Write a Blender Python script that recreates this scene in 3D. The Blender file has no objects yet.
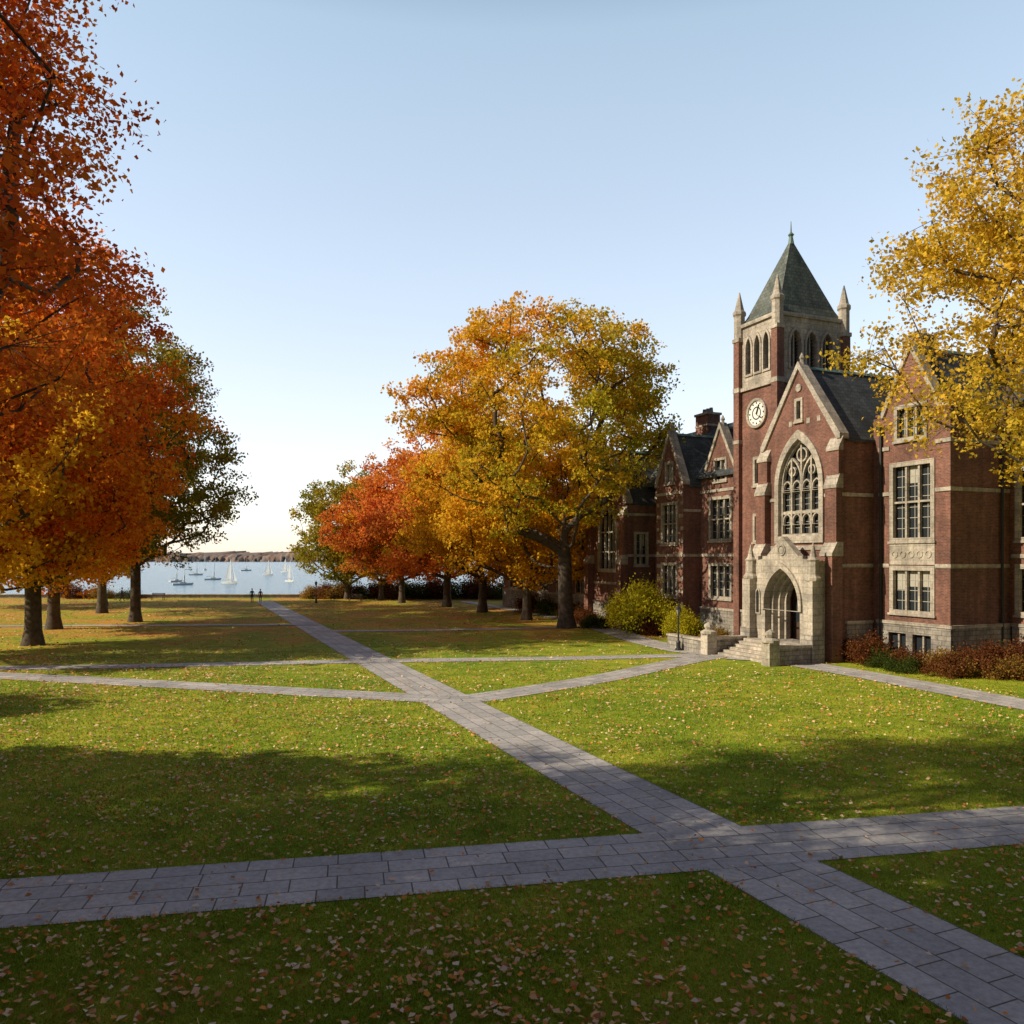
import bpy, bmesh, math, random
import numpy as np
from mathutils import Vector, Matrix
from mathutils.geometry import tessellate_polygon
random.seed(7)
scene=bpy.context.scene
COL=scene.collection
# ------------------------------------------------------------------ render / world
scene.view_settings.view_transform='Standard'
scene.view_settings.look='None'
scene.view_settings.exposure=0
SUN_EL=math.radians(32); SUN_AZ=math.radians(256)   # clockwise from +Y
to_sun=Vector((math.sin(SUN_AZ)*math.cos(SUN_EL),math.cos(SUN_AZ)*math.cos(SUN_EL),math.sin(SUN_EL)))
w=bpy.data.worlds.new("World"); scene.world=w; w.use_nodes=True
nt=w.node_tree; nt.nodes.clear()
out=nt.nodes.new('ShaderNodeOutputWorld'); bg=nt.nodes.new('ShaderNodeBackground'); sk=nt.nodes.new('ShaderNodeTexSky')
sk.sky_type='NISHITA'; sk.sun_disc=False; sk.sun_elevation=SUN_EL; sk.sun_rotation=SUN_AZ
sk.air_density=1.0; sk.dust_density=1.0; sk.ozone_density=1.2; sk.altitude=50
bg.inputs['Strength'].default_value=0.15
# bright autumn haze over the lake, added to the physical sky
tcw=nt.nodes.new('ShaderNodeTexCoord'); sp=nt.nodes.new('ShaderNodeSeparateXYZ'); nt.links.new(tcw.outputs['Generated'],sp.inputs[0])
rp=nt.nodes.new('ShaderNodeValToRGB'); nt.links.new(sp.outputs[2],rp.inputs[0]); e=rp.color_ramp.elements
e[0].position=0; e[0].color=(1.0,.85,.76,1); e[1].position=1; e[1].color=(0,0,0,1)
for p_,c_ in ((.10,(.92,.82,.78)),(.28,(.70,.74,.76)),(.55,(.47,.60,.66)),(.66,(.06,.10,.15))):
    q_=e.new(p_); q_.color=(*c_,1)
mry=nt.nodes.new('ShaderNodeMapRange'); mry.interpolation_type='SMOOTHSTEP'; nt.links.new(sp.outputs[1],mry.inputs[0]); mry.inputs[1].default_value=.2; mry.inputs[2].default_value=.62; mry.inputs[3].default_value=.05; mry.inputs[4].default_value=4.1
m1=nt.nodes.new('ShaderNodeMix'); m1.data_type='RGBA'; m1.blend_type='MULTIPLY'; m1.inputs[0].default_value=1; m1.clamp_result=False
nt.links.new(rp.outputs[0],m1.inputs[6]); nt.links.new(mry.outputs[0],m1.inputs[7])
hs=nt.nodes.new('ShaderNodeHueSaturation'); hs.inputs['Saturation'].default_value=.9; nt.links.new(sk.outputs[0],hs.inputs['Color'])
mrv=nt.nodes.new('ShaderNodeMapRange'); mrv.interpolation_type='SMOOTHSTEP'; nt.links.new(sp.outputs[1],mrv.inputs[0]); mrv.inputs[1].default_value=.0; mrv.inputs[2].default_value=.65; mrv.inputs[3].default_value=.45; mrv.inputs[4].default_value=.95  # sky dimmed away from the lake side to lower the ambient light
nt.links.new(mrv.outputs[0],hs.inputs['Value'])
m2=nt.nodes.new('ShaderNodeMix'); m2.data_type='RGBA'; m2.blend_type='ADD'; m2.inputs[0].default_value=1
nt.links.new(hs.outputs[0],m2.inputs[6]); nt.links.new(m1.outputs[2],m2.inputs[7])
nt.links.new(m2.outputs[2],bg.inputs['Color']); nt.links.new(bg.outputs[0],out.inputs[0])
sl=bpy.data.lights.new('sun','SUN'); sl.energy=5.0; sl.angle=math.radians(.5); sl.color=(1,.87,.64)
so=bpy.data.objects.new('sun',sl); COL.objects.link(so); so.rotation_euler=to_sun.to_track_quat('Z','Y').to_euler()
so.location=(-60,-30,60)
cam=bpy.data.cameras.new('camera'); co=bpy.data.objects.new('camera',cam); COL.objects.link(co)
co.location=(0,0,5.5); co.rotation_euler=(math.radians(90),0,0); cam.sensor_width=36; cam.lens=28.125
cam.shift_y=.045; cam.clip_end=9000; scene.camera=co

# ------------------------------------------------------------------ helpers
def newmat(name):
    m=bpy.data.materials.new(name); m.use_nodes=True
    n=m.node_tree; n.nodes.clear()
    o=n.nodes.new('ShaderNodeOutputMaterial'); b=n.nodes.new('ShaderNodeBsdfPrincipled')
    n.links.new(b.outputs[0],o.inputs[0])
    return m,n,b,o
def N(n,t,**k):
    x=n.nodes.new(t)
    for a,v in k.items(): setattr(x,a,v)
    return x
def ramp(n,stops,fac=None):
    r=N(n,'ShaderNodeValToRGB'); e=r.color_ramp.elements
    while len(e)>1: e.remove(e[-1])
    e[0].position=stops[0][0]; e[0].color=(*stops[0][1],1)
    for p,c in stops[1:]:
        q=e.new(p); q.color=(*c,1)
    if fac is not None: n.links.new(fac,r.inputs[0])
    return r
def noise(n,vec,scale,detail=4,rough=.55):
    x=N(n,'ShaderNodeTexNoise'); x.inputs['Scale'].default_value=scale; x.inputs['Detail'].default_value=detail; x.inputs['Roughness'].default_value=rough
    if vec is not None: n.links.new(vec,x.inputs['Vector'])
    return x
def mixc(n,fac,a,b,mode='MIX'):
    m=N(n,'ShaderNodeMix',data_type='RGBA',blend_type=mode)
    for s,i in ((fac,0),(a,6),(b,7)):
        if isinstance(s,(int,float)): m.inputs[i].default_value=s
        elif isinstance(s,tuple): m.inputs[i].default_value=(*s,1)
        else: n.links.new(s,m.inputs[i])
    return m.outputs[2]
def math_(n,op,a,b=None,c=None):
    m=N(n,'ShaderNodeMath',operation=op)
    for i,s in enumerate((a,b,c)):
        if s is None: continue
        if isinstance(s,(int,float)): m.inputs[i].default_value=s
        else: n.links.new(s,m.inputs[i])
    return m.outputs[0]
def bump(n,b,h,strength=.3,dist=.02):
    x=N(n,'ShaderNodeBump'); x.inputs['Strength'].default_value=strength; x.inputs['Distance'].default_value=dist
    n.links.new(h,x.inputs['Height']); n.links.new(x.outputs[0],b.inputs['Normal'])
def simple(name,c,rough=.7,var=.25,scale=3,metal=0,bs=.15):
    m,n,b,o=newmat(name); tc=N(n,'ShaderNodeTexCoord')
    ns=noise(n,tc.outputs['Object'],scale,3)
    r=ramp(n,[(.3,tuple(x*(1-var) for x in c)),(.7,tuple(min(1,x*(1+var)) for x in c))],ns.outputs[0])
    n.links.new(r.outputs[0],b.inputs['Base Color']); b.inputs['Roughness'].default_value=rough; b.inputs['Metallic'].default_value=metal
    n2=noise(n,tc.outputs['Object'],scale*9,2); bump(n,b,n2.outputs[0],bs,.02)
    return m
def wallvec(n):
    tc=N(n,'ShaderNodeTexCoord'); s=N(n,'ShaderNodeSeparateXYZ'); n.links.new(tc.outputs['Object'],s.inputs[0])
    c=N(n,'ShaderNodeCombineXYZ'); n.links.new(math_(n,'ADD',s.outputs[0],s.outputs[1]),c.inputs[0]); n.links.new(s.outputs[2],c.inputs[1])
    return c.outputs[0],tc.outputs['Object']
def brickmat(name,c1,c2,mort,bw=.23,rh=.075,ms=.008,vscale=.6):
    m,n,b,o=newmat(name); v,ob=wallvec(n)
    t=N(n,'ShaderNodeTexBrick'); n.links.new(v,t.inputs['Vector']); t.inputs['Scale'].default_value=1
    t.inputs['Color1'].default_value=(*c1,1); t.inputs['Color2'].default_value=(*c2,1); t.inputs['Mortar'].default_value=(*mort,1)
    t.inputs['Brick Width'].default_value=bw; t.inputs['Row Height'].default_value=rh; t.inputs['Mortar Size'].default_value=ms; t.inputs['Bias'].default_value=-.1
    n1=noise(n,ob,vscale,4); r=ramp(n,[(.3,(.68,.66,.66)),(.7,(1.25,1.2,1.15))],n1.outputs[0])
    n3=noise(n,ob,7,2); r3=ramp(n,[(.35,(.8,.8,.8)),(.65,(1.15,1.15,1.15))],n3.outputs[0])
    # rain streaks
    mpz=N(n,'ShaderNodeMapping'); mpz.inputs['Scale'].default_value=(2.2,2.2,.18); n.links.new(ob,mpz.inputs[0])
    n4=noise(n,mpz.outputs[0],1.0,3); r4=ramp(n,[(.35,(.74,.73,.72)),(.6,(1.05,1.05,1.05))],n4.outputs[0])
    c=mixc(n,1.0,t.outputs[0],r.outputs[0],'MULTIPLY'); c=mixc(n,1.0,c,r3.outputs[0],'MULTIPLY'); c=mixc(n,1.0,c,r4.outputs[0],'MULTIPLY')
    n.links.new(c,b.inputs['Base Color']); b.inputs['Roughness'].default_value=.85
    return m
M={}
M['brick']=brickmat('brick',(.24,.092,.068),(.13,.05,.04),(.24,.18,.145))
M['stone']=brickmat('limestone',(.48,.44,.385),(.38,.355,.31),(.25,.23,.20),bw=.75,rh=.36,ms=.012,vscale=.8)
M['rubble']=brickmat('foundation_stone',(.36,.34,.31),(.24,.23,.21),(.17,.16,.14),bw=.5,rh=.24,ms=.02,vscale=1.2)
M['slate']=brickmat('slate',(.085,.10,.11),(.05,.06,.068),(.03,.035,.04),bw=.35,rh=.22,ms=.012,vscale=.7)
M['copper_slate']=brickmat('tower_slate',(.15,.175,.16),(.09,.11,.10),(.05,.055,.05),bw=.3,rh=.24,ms=.012,vscale=.9)
M['dark_metal']=simple('dark_metal',(.02,.022,.022),.5,.2)
M['copper']=simple('green_copper',(.12,.2,.17),.6,.3)
M['oak']=simple('door_wood',(.06,.035,.025),.6,.3)
M['sash']=simple('cream_sash',(.42,.40,.35),.6,.1)
M['white']=simple('white_paint',(.8,.8,.78),.45,.05)
M['dark']=simple('interior_dark',(.012,.013,.015),.9,.2)
M['louver']=simple('belfry_louver',(.05,.05,.05),.8,.2)
M['blind']=simple('window_blind',(.4,.38,.33),.8,.1)
def glassmat():
    m,n,b,o=newmat('window_glass'); v,ob=wallvec(n)
    b.inputs['Base Color'].default_value=(.025,.032,.04,1); b.inputs['Roughness'].default_value=.06; b.inputs['Specular IOR Level'].default_value=.8
    n1=noise(n,ob,2.2,2); bump(n,b,n1.outputs[0],.35,.05); return m
M['glass']=glassmat()

def emp(name,loc=(0,0,0),rot=0):
    e=bpy.data.objects.new(name,None); COL.objects.link(e); e.location=loc; e.rotation_euler=(0,0,rot); e.empty_display_size=.5; return e
def npmesh(name,co_,faces,mat=None,col=None,smooth=False):
    me=bpy.data.meshes.new(name); k=faces.shape[1]; m=len(faces)
    me.vertices.add(len(co_)); me.vertices.foreach_set('co',np.ascontiguousarray(co_,dtype=np.float32).ravel())
    me.loops.add(m*k); me.loops.foreach_set('vertex_index',np.ascontiguousarray(faces,dtype=np.int32).ravel())
    me.polygons.add(m); me.polygons.foreach_set('loop_start',np.arange(m,dtype=np.int32)*k)
    if smooth: me.polygons.foreach_set('use_smooth',np.ones(m,dtype=bool))
    me.update(calc_edges=True)
    if col is not None:
        a=me.attributes.new('leafcol','FLOAT_COLOR','POINT'); c4=np.ones((len(co_),4),dtype=np.float32); c4[:,:3]=col; a.data.foreach_set('color',c4.ravel())
    if mat: me.materials.append(mat)
    return me
def obj(name,me,parent=None,loc=(0,0,0),rot=0,sc=1):
    o=bpy.data.objects.new(name,me); COL.objects.link(o); o.parent=parent; o.location=loc; o.rotation_euler=(0,0,rot)
    o.scale=(sc,)*3 if isinstance(sc,(int,float)) else sc
    return o
class Geo:
    def __init__(s): s.p={}
    def g(s,name,mat): 
        if name not in s.p: s.p[name]=([],[],mat)
        return s.p[name]
    def add(s,name,mat,vs,fs):
        V,F_,_=s.g(name,mat); b=len(V); V.extend(vs); F_.extend([tuple(i+b for i in f) for f in fs])
    def box(s,name,mat,x0,x1,y0,y1,z0,z1):
        vs=[(x0,y0,z0),(x1,y0,z0),(x1,y1,z0),(x0,y1,z0),(x0,y0,z1),(x1,y0,z1),(x1,y1,z1),(x0,y1,z1)]
        s.add(name,mat,vs,[(3,2,1,0),(4,5,6,7),(0,1,5,4),(1,2,6,5),(2,3,7,6),(3,0,4,7)])
    def plate(s,name,mat,outer,holes,mp,d0,d1):
        loops=[list(outer)]+[list(h) for h in holes]
        tri=tessellate_polygon([[Vector((a,b,0)) for a,b in l] for l in loops])
        flat=[p for l in loops for p in l]; n=len(flat)
        vs=[mp(a,b,d0) for a,b in flat]+[mp(a,b,d1) for a,b in flat]
        fs=[tuple(t) for t in tri]+[tuple(i+n for i in t) for t in tri]
        k=0
        for l in loops:
            m=len(l)
            for i in range(m):
                a=k+i; b=k+(i+1)%m; fs.append((a,b,b+n,a+n))
            k+=m
        s.add(name,mat,vs,fs)
    def lathe(s,name,mat,prof,cx,cy,n=8,ph=0):
        vs=[];fs=[]
        for r,z in prof:
            for i in range(n):
                a=ph+2*math.pi*i/n; vs.append((cx+r*math.cos(a),cy+r*math.sin(a),z))
        for j in range(len(prof)-1):
            for i in range(n):
                a=j*n+i;b=j*n+(i+1)%n; fs.append((a,b,b+n,a+n))
        fs.append(tuple(range(n))); fs.append(tuple((len(prof)-1)*n+i for i in range(n)))
        s.add(name,mat,vs,fs)
    def build(s,parent,smooth=()):
        for k,(V,F_,mat) in s.p.items():
            me=bpy.data.meshes.new(k); me.from_pydata(V,[],F_); bm=bmesh.new(); bm.from_mesh(me)
            bmesh.ops.recalc_face_normals(bm,faces=bm.faces); bm.to_mesh(me); bm.free()
            if k in smooth:
                for p in me.polygons: p.use_smooth=True
            me.materials.append(mat); obj(k,me,parent)
def rect(a,b,c,d): return [(a,c),(b,c),(b,d),(a,d)]
def arch(s0,s1,z0,zs,zt,n=8,th=math.radians(62)):
    h=(s1-s0)/2; c=(s0+s1)/2; p=[(s0,z0),(s1,z0)]
    for i in range(n+1):
        a=th*i/n; p.append((s1-h*(1-math.cos(a))/(1-math.cos(th)),zs+(zt-zs)*math.sin(a)/math.sin(th)))
    for i in range(n-1,-1,-1):
        a=th*i/n; p.append((s0+h*(1-math.cos(a))/(1-math.cos(th)),zs+(zt-zs)*math.sin(a)/math.sin(th)))
    return p
def F(c): return lambda s,z,d:(s,c+d,z)
def S(c): return lambda s,z,d:(c-d,s,z)

# ------------------------------------------------------------------ BUILDING
ang=math.atan2(-.926,.378)
hall=emp('brick_university_hall',(15.1,47.8,0),ang)
G=Geo(); br=M['brick']; st=M['stone']
def mbox(nm,mat,mp,s0,s1,z0,z1,d0,d1): G.plate(nm,mat,rect(s0,s1,z0,z1),[],mp,d0,d1)
rw=random.Random(3)
def winfill(mp,s0,s1,z0,z1,cols,rows,fr=.16,panes=2):
    G.plate('window_surrounds',st,rect(s0-fr,s1+fr,z0-fr*.6,z1+fr),[rect(s0+.04,s1-.04,z0+.05,z1-.04)],mp,-.07,.14)
    mbox('window_sills',st,mp,s0-fr-.06,s1+fr+.06,z0-fr*.6-.12,z0-fr*.6-.002,-.13,.1)
    mbox('window_glass',M['glass'],mp,s0-.03,s1+.03,z0-.03,z1+.03,.24,.27)
    w=(s1-s0)/cols
    for i in range(1,cols): mbox('stone_mullions',st,mp,s0+i*w-.06,s0+i*w+.06,z0+.05,z1-.04,.02,.20)
    h=(z1-z0)/rows
    for j in range(1,rows): mbox('stone_transoms',st,mp,s0+.04,s1-.04,z0+j*h-.05,z0+j*h+.05,.035,.19)
    for i in range(cols):
        a=s0+i*w+.07;b=s0+(i+1)*w-.07
        for j in range(1,panes): 
            c=a+(b-a)*j/panes; mbox('window_sashes',M['sash'],mp,c-.015,c+.015,z0+.05,z1-.05,.205,.237)
        nz=max(2,int((z1-z0)/.5))
        for j in range(1,nz): 
            zz=z0+(z1-z0)*j/nz; mbox('window_sash_bars',M['sash'],mp,a,b,zz-.015,zz+.015,.208,.236)
        if rw.random()<.5:
            mbox('window_blinds',M['blind'],mp,a,b,z1-(z1-z0)*rw.uniform(.15,.55),z1-.05,.228,.239)
def archfill(mp,s0,s1,z0,zs,zt,fr=.14,lights=1,glass=True,d=.25):
    G.plate('arch_surrounds',st,arch(s0-fr,s1+fr,z0-fr*.5,zs,zt+fr*1.4),[arch(s0+.03,s1-.03,z0+.04,zs,zt-.04)],mp,-.07,.14)
    if glass: G.plate('window_glass',M['glass'],arch(s0-.03,s1+.03,z0-.03,zs,zt+.03),[],mp,d,d+.03)
def wall(mp,outer,wins=(),arches=(),th=.45,nm='brick_walls',mat=None,extra=()):
    holes=[rect(a,b,c,d) for a,b,c,d,*_ in wins]+[arch(*a[:5]) for a in arches]+list(extra)
    G.plate(nm,mat or br,outer,holes,mp,0,th)
    for a in wins: winfill(mp,*a)
    for a in arches: archfill(mp,*a[:5])
def coping(mp,x0,x1,ze,za,w=.2,out=.12,dep=.5,xc=None,kick=.25):
    c=(x0+x1)/2 if xc is None else xc
    o=[(x0-kick,ze-.05),(x0-kick,ze+.22),(c,za+w+.1),(x1+kick,ze+.22),(x1+kick,ze-.05),(x1,ze-.05),(c,za-.12),(x0,ze-.05)]
    G.plate('gable_coping',st,o,[],mp,-out,dep)
    q=mp(c,za+w,dep/2-out/2)
    G.lathe('gable_finials',st,[(.14,q[2]-.1),(.1,q[2]+.2),(.16,q[2]+.3),(.02,q[2]+.6)],q[0],q[1],6)
def groof(mp,x0,x1,ze,za,d0,d1,t=.14,ov=.12,mat=None):
    c=(x0+x1)/2; sl=(za-ze)/(c-x0)
    o=[(x0-ov,ze-ov*sl),(c,za),(x1+ov,ze-ov*sl),(x1+ov,ze-ov*sl+t),(c,za+t),(x0-ov,ze-ov*sl+t)]
    G.plate('slate_roofs',mat or M['slate'],o,[],mp,d0,d1)
    G.plate('roof_ridges',M['copper'],[(c-.12,za+t-.06),(c+.12,za+t-.06),(c,za+t+.12)],[],mp,d0+.02,d1-.02)
def buttress(x0,x1,y0,y1,stages):
    z=0
    for i,(zt,dy) in enumerate(stages):
        G.box('buttresses',br,x0,x1,y0+dy,y1,z,zt)
        nd=stages[i+1][1] if i+1<len(stages) else (y1-y0)
        G.add('buttress_caps',st,[(x0-.06,y0+dy-.06,zt),(x1+.06,y0+dy-.06,zt),(x1+.06,y1+.01,zt),(x0-.06,y1+.01,zt),
              (x0-.06,y0+dy-.06,zt+.14),(x1+.06,y0+dy-.06,zt+.14),(x1+.06,y0+nd+.02,zt+.75),(x0-.06,y0+nd+.02,zt+.75),(x1+.06,y1+.01,zt+.75),(x0-.06,y1+.01,zt+.75)],
              [(0,1,2,3),(0,1,5,4),(4,5,6,7),(7,6,8,9),(1,2,8,6,5),(0,3,9,7,4),(3,2,8,9)])
        z=zt+.01 if i+1<len(stages) else zt
def quoins(mpF,mpS,sF,sS,z0,z1,flip=1):
    z=z0;i=0
    while z<z1-.3:
        a=.5 if i%2 else .28
        mbox('quoins',st,mpF,min(sF,sF-flip*a),max(sF,sF-flip*a),z,z+.26,-.02,.05)
        z+=.9;i+=1
def band(mp,s0,s1,z,h=.2,p=.07): mbox('stone_bands',st,mp,s0,s1,z,z+h,-p,.03)
def base(mp,s0,s1,z1=2.0,holes=(),p=.12,z0=0):
    G.plate('stone_foundation',M['rubble'],rect(s0,s1,z0,z1),[rect(*h) for h in holes],mp,-p,.05)
    mbox('foundation_cap',st,mp,s0-.03,s1+.03,z1,z1+.16,-p-.05,.04)

# --- A central gable block
AP=16.3
wall(F(0),[(0,0),(5.8,0),(5.8,11.9),(2.9,AP),(0,11.9)],wins=[(2.7,3.1,13.3,14.4,1,1,.12,1)],arches=[],extra=[arch(1.25,4.55,6.7,9.6,12.3),arch(1.95,4.25,.9,3.0,4.4)],th=.5)
m=F(0)
G.plate('great_window_frame',st,arch(.98,4.82,6.35,9.6,12.75),[arch(1.3,4.5,6.75,9.6,12.22)],m,-.12,.1)
G.plate('great_window_frame_inner',st,arch(1.2,4.6,6.65,9.6,12.35),[arch(1.42,4.38,6.88,9.6,12.05)],m,.11,.3)
G.plate('window_glass',M['glass'],arch(1.2,4.6,6.6,9.6,12.35),[],m,.4,.43)
for i in range(1,4):
    x=1.35+i*(3.1/4); zt=[0,11.2,11.9,11.2][i]
    mbox('great_window_mullions',st,m,x-.06,x+.06,6.9,zt,.13,.33)
mbox('great_window_transom',st,m,1.43,4.37,8.02,8.18,.15,.31)
for i in range(4):
    a=1.35+i*.775+.07
    for zt in (8.02,9.9):
        G.plate('great_window_tracery',st,arch(a-.03,a+.665,zt-.62,zt-.35,zt+.05),[arch(a+.05,a+.585,zt-.6,zt-.35,zt-.03)],m,.16,.3)
    mbox('window_sashes',M['sash'],m,a+.30,a+.33,6.9,9.7,.36,.395)
    for j in range(1,9): mbox('window_sash_bars',M['sash'],m,a,a+.63,6.9+j*.33-.012,6.9+j*.33+.012,.362,.394)
for k in range(2):
    a=1.38+k*1.55
    G.plate('great_window_tracery',st,arch(a,a+1.5,9.4,9.9,11.25),[arch(a+.09,a+1.41,9.42,9.9,11.12)],m,.17,.32)
def ring(cx,cz,r,w,nm,mat,mp,d0,d1,n=20):
    o=[(cx+r*math.cos(2*math.pi*i/n),cz+r*math.sin(2*math.pi*i/n)) for i in range(n)]
    h=[(cx+(r-w)*math.cos(2*math.pi*i/n),cz+(r-w)*math.sin(2*math.pi*i/n)) for i in range(n)]
    G.plate(nm,mat,o,[h] if w<r else [],mp,d0,d1)
ring(2.9,11.35,.42,.09,'great_window_rose',st,m,.18,.33); ring(2.13,10.45,.28,.07,'great_window_rose',st,m,.18,.33); ring(3.67,10.45,.28,.07,'great_window_rose',st,m,.18,.33)
coping(F(0),0,5.8,11.9,AP); groof(F(0),0,5.8,11.9,AP-.2,.52,15)
wall(S(5.8),rect(.5,2.9,0,11.85),th=.45); wall(S(5.8),rect(2.95,14,13.2,13.3),th=.3)
G.box('brick_walls_west',br,-.001,.45,.5,14,0,11.8)
buttress(-.3,.5,-.7,0,[(5.6,0),(9.2,.28),(11.2,.45)]); buttress(5.3,6.1,-.7,0,[(5.6,0),(9.2,.28),(11.2,.45)])
base(F(0),.5,.62); base(S(5.8),.52,2.3)
band(F(0),.5,.94,8.8);band(F(0),4.86,5.3,8.8); band(S(5.8),.1,2.42,8.8);band(S(5.8),.1,2.42,5.0); band(F(0),.52,5.28,5.95,.25)
for x in (2.1,3.5,4.3): mbox('wall_accents',st,F(0),x,x+.25,13.0,13.3,-.03,.03)
ring(2.9,15.1,.22,9,'gable_roundel',st,F(0),-.08,.03,14)
# --- portal
P=F(-1.4)
G.plate('portal_front',st,[(.6,0),(1.7,0),(1.7,3.0)]+[p for p in arch(1.7,4.5,0,3.0,4.95)[2:]][::-1]+[(4.5,0),(5.6,0),(5.6,5.3),(4.5,5.5),(3.1,6.7),(1.7,5.5),(.6,5.3)],[],P,0,.4)
for k,(a,b,zt,d) in enumerate(((1.9,4.3,4.7,.41),(2.08,4.12,4.48,.72),(2.26,3.94,4.26,1.03))):
    G.plate('portal_arch_orders',st,[(1.2,.05),(a,.05),(a,3.0)]+arch(a,b,0,3.0,zt)[2:][::-1]+[(b,.05),(5.0,.05),(5.0,5.2),(1.2,5.2)],[],P,d,d+.30)
G.plate('portal_hood_mould',st,[p for p in arch(1.5,4.7,2.6,3.0,5.25)],[arch(1.72,4.48,2.62,3.0,4.93)],P,-.12,.02)
G.box('portal_sides',st,5.15,5.6,-.998,-.05,0,5.2); G.box('portal_sides',st,.6,1.05,-.998,-.05,0,5.2)
G.box('portal_roof',st,.55,5.65,-1.35,-.1,5.2,5.34)
for x in (.6,5.6):
    G.box('portal_piers',st,x-.33,x+.33,-1.85,-1.2,0,4.3)
    G.box('portal_pier_bases',M['rubble'],x-.42,x+.42,-1.94,-1.15,0,1.5)
    G.lathe('portal_pinnacles',st,[(.42,4.3),(.44,4.45),(.32,4.6),(.3,5.3),(.36,5.4),(.2,5.55),(.03,6.3)],x,-1.5,8,.39)
for i in range(7): G.box('portal_battlements',st,.75+i*.72,.75+i*.72+.34,-1.38,-1.1,5.34,5.62 if i not in (2,3,4) else 5.4)
ring(3.1,5.95,.32,.09,'portal_shield',st,P,-.06,.02,12); ring(3.1,5.95,.2,9,'portal_shield_boss',st,P,-.05,.02,6)
for x in (1.15,5.05):
    G.plate('portal_niche',st,arch(x-.2,x+.2,2.3,3.4,3.8),[arch(x-.13,x+.13,2.36,3.4,3.7)],P,-.08,.01)
    G.plate('portal_niche_shade',M['dark'],arch(x-.12,x+.12,2.36,3.4,3.69),[],P,-.02,.01)  # dark plate on the flat face, painting the shade of a recess
G.plate('entrance_doors',M['oak'],arch(1.9,4.3,.9,3.0,4.45),[],F(0),.3,.36)
for x in (2.5,3.7):
    mbox('door_glass',M['glass'],F(0),x-.3,x+.3,1.9,3.1,.27,.295)
mbox('door_stile',M['dark'],F(0),3.07,3.13,.9,4.3,.26,.3)
G.box('portal_floor',M['rubble'],1.05,5.15,-1.39,.28,0,.9)
for i in range(6):
    G.box('entrance_steps',st,.9,5.3,-1.9-.36*(i+1),-1.4-.001*i,0,.9-.15*(i)-.002)
for x in (.5,5.7):
    G.box('stair_cheek_walls',M['rubble'],x-.22,x+.22,-4.0,-1.96,0,.85); G.box('stair_cheek_caps',st,x-.28,x+.28,-4.05,-1.97,.85,1.0)
    G.box('stair_piers',st,x-.32,x+.32,-4.7,-4.06,0,1.2); G.lathe('stair_pier_caps',st,[(.48,1.2),(.48,1.32),(.2,1.45),(.28,1.6),(.25,1.72),(.05,1.85)],x,-4.38,8,.39)
G.box('terrace_wall',M['rubble'],-3.4,.2,-4.6,-4.2,0,.75); G.box('terrace_wall_cap',st,-3.45,.17,-4.66,-4.14,.75,.87)

# --- C tower
tx0,tx1,ty0,ty1=-4.4,-.75,1.6,6.9; TZ=16.4;TT=20.5
wall(F(ty0),rect(tx0,tx1,0,TZ),wins=[(-2.85,-2.3,10.2,11.8,1,1,.14,2),(-2.85,-2.3,6.6,8.2,1,1,.14,2),(-2.85,-2.3,3.0,4.6,1,1,.14,2)],th=.5)
wall(S(tx1),rect(ty0+.5,ty1,0,TZ),th=.5)
G.box('tower_back',br,tx0,tx0+.4,ty0+.5,ty1,0,TZ); G.box('tower_back',br,tx0+.4,tx1-.5,ty1-.4,ty1,0,TZ)
fw=[]
for i in range(3):
    c=tx0+.55+ (tx1-tx0-1.1)*(i+.5)/3; fw.append((c-.29,c+.29,17.3,18.9,19.7))
G.plate('belfry_stone',st,rect(tx0,tx1,TZ,TT),[arch(*a) for a in fw],F(ty0),0,.45)
sw=[]
for i in range(3):
    c=ty0+.75+(ty1-ty0-1.5)*(i+.5)/3; sw.append((c-.45,c+.45,17.3,18.8,19.7))
G.plate('belfry_stone',st,rect(ty0+.45,ty1,TZ,TT),[arch(*a) for a in sw],S(tx1),0,.45)
for a in fw: G.plate('belfry_arches',st,arch(a[0]-.1,a[1]+.1,17.2,a[3],a[4]+.16),[arch(a[0]+.03,a[1]-.03,17.33,a[3],a[4]-.03)],F(ty0),-.09,.1); mbox('belfry_mullions',st,F(ty0),(a[0]+a[1])/2-.04,(a[0]+a[1])/2+.04,17.3,19.5,.15,.25)
for a in sw: G.plate('belfry_arches',st,arch(a[0]-.12,a[1]+.12,17.2,a[3],a[4]+.18),[arch(a[0]+.03,a[1]-.03,17.33,a[3],a[4]-.03)],S(tx1),-.09,.1); mbox('belfry_mullions',st,S(tx1),(a[0]+a[1])/2-.05,(a[0]+a[1])/2+.05,17.3,19.6,.15,.25)
G.box('belfry_stone_back',st,tx0,tx0+.4,ty0+.45,ty1,TZ,TT); G.box('belfry_stone_back',st,tx0+.4,tx1-.45,ty1-.4,ty1,TZ,TT)
for i in range(14):
    z=17.2+i*.2
    G.plate('belfry_louvers',M['louver'],rect(ty0+.5,ty1-.5,z,z+.05),[],S(tx1),.3,.45)
    G.plate('belfry_louvers',M['louver'],rect(tx0+.5,tx1-.5,z,z+.05),[],F(ty0),.3,.44)
G.box('belfry_interior',M['dark'],tx0+.6,tx1-.6,ty0+.6,ty1-.6,TZ,TT-.1)  # near-black box painting the shade inside the belfry
for a in (TZ-.1,TT-.05): 
    G.box('tower_cornices',st,tx0-.16,tx1+.16,ty0-.16,ty1+.16,a,a+.22)
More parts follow.
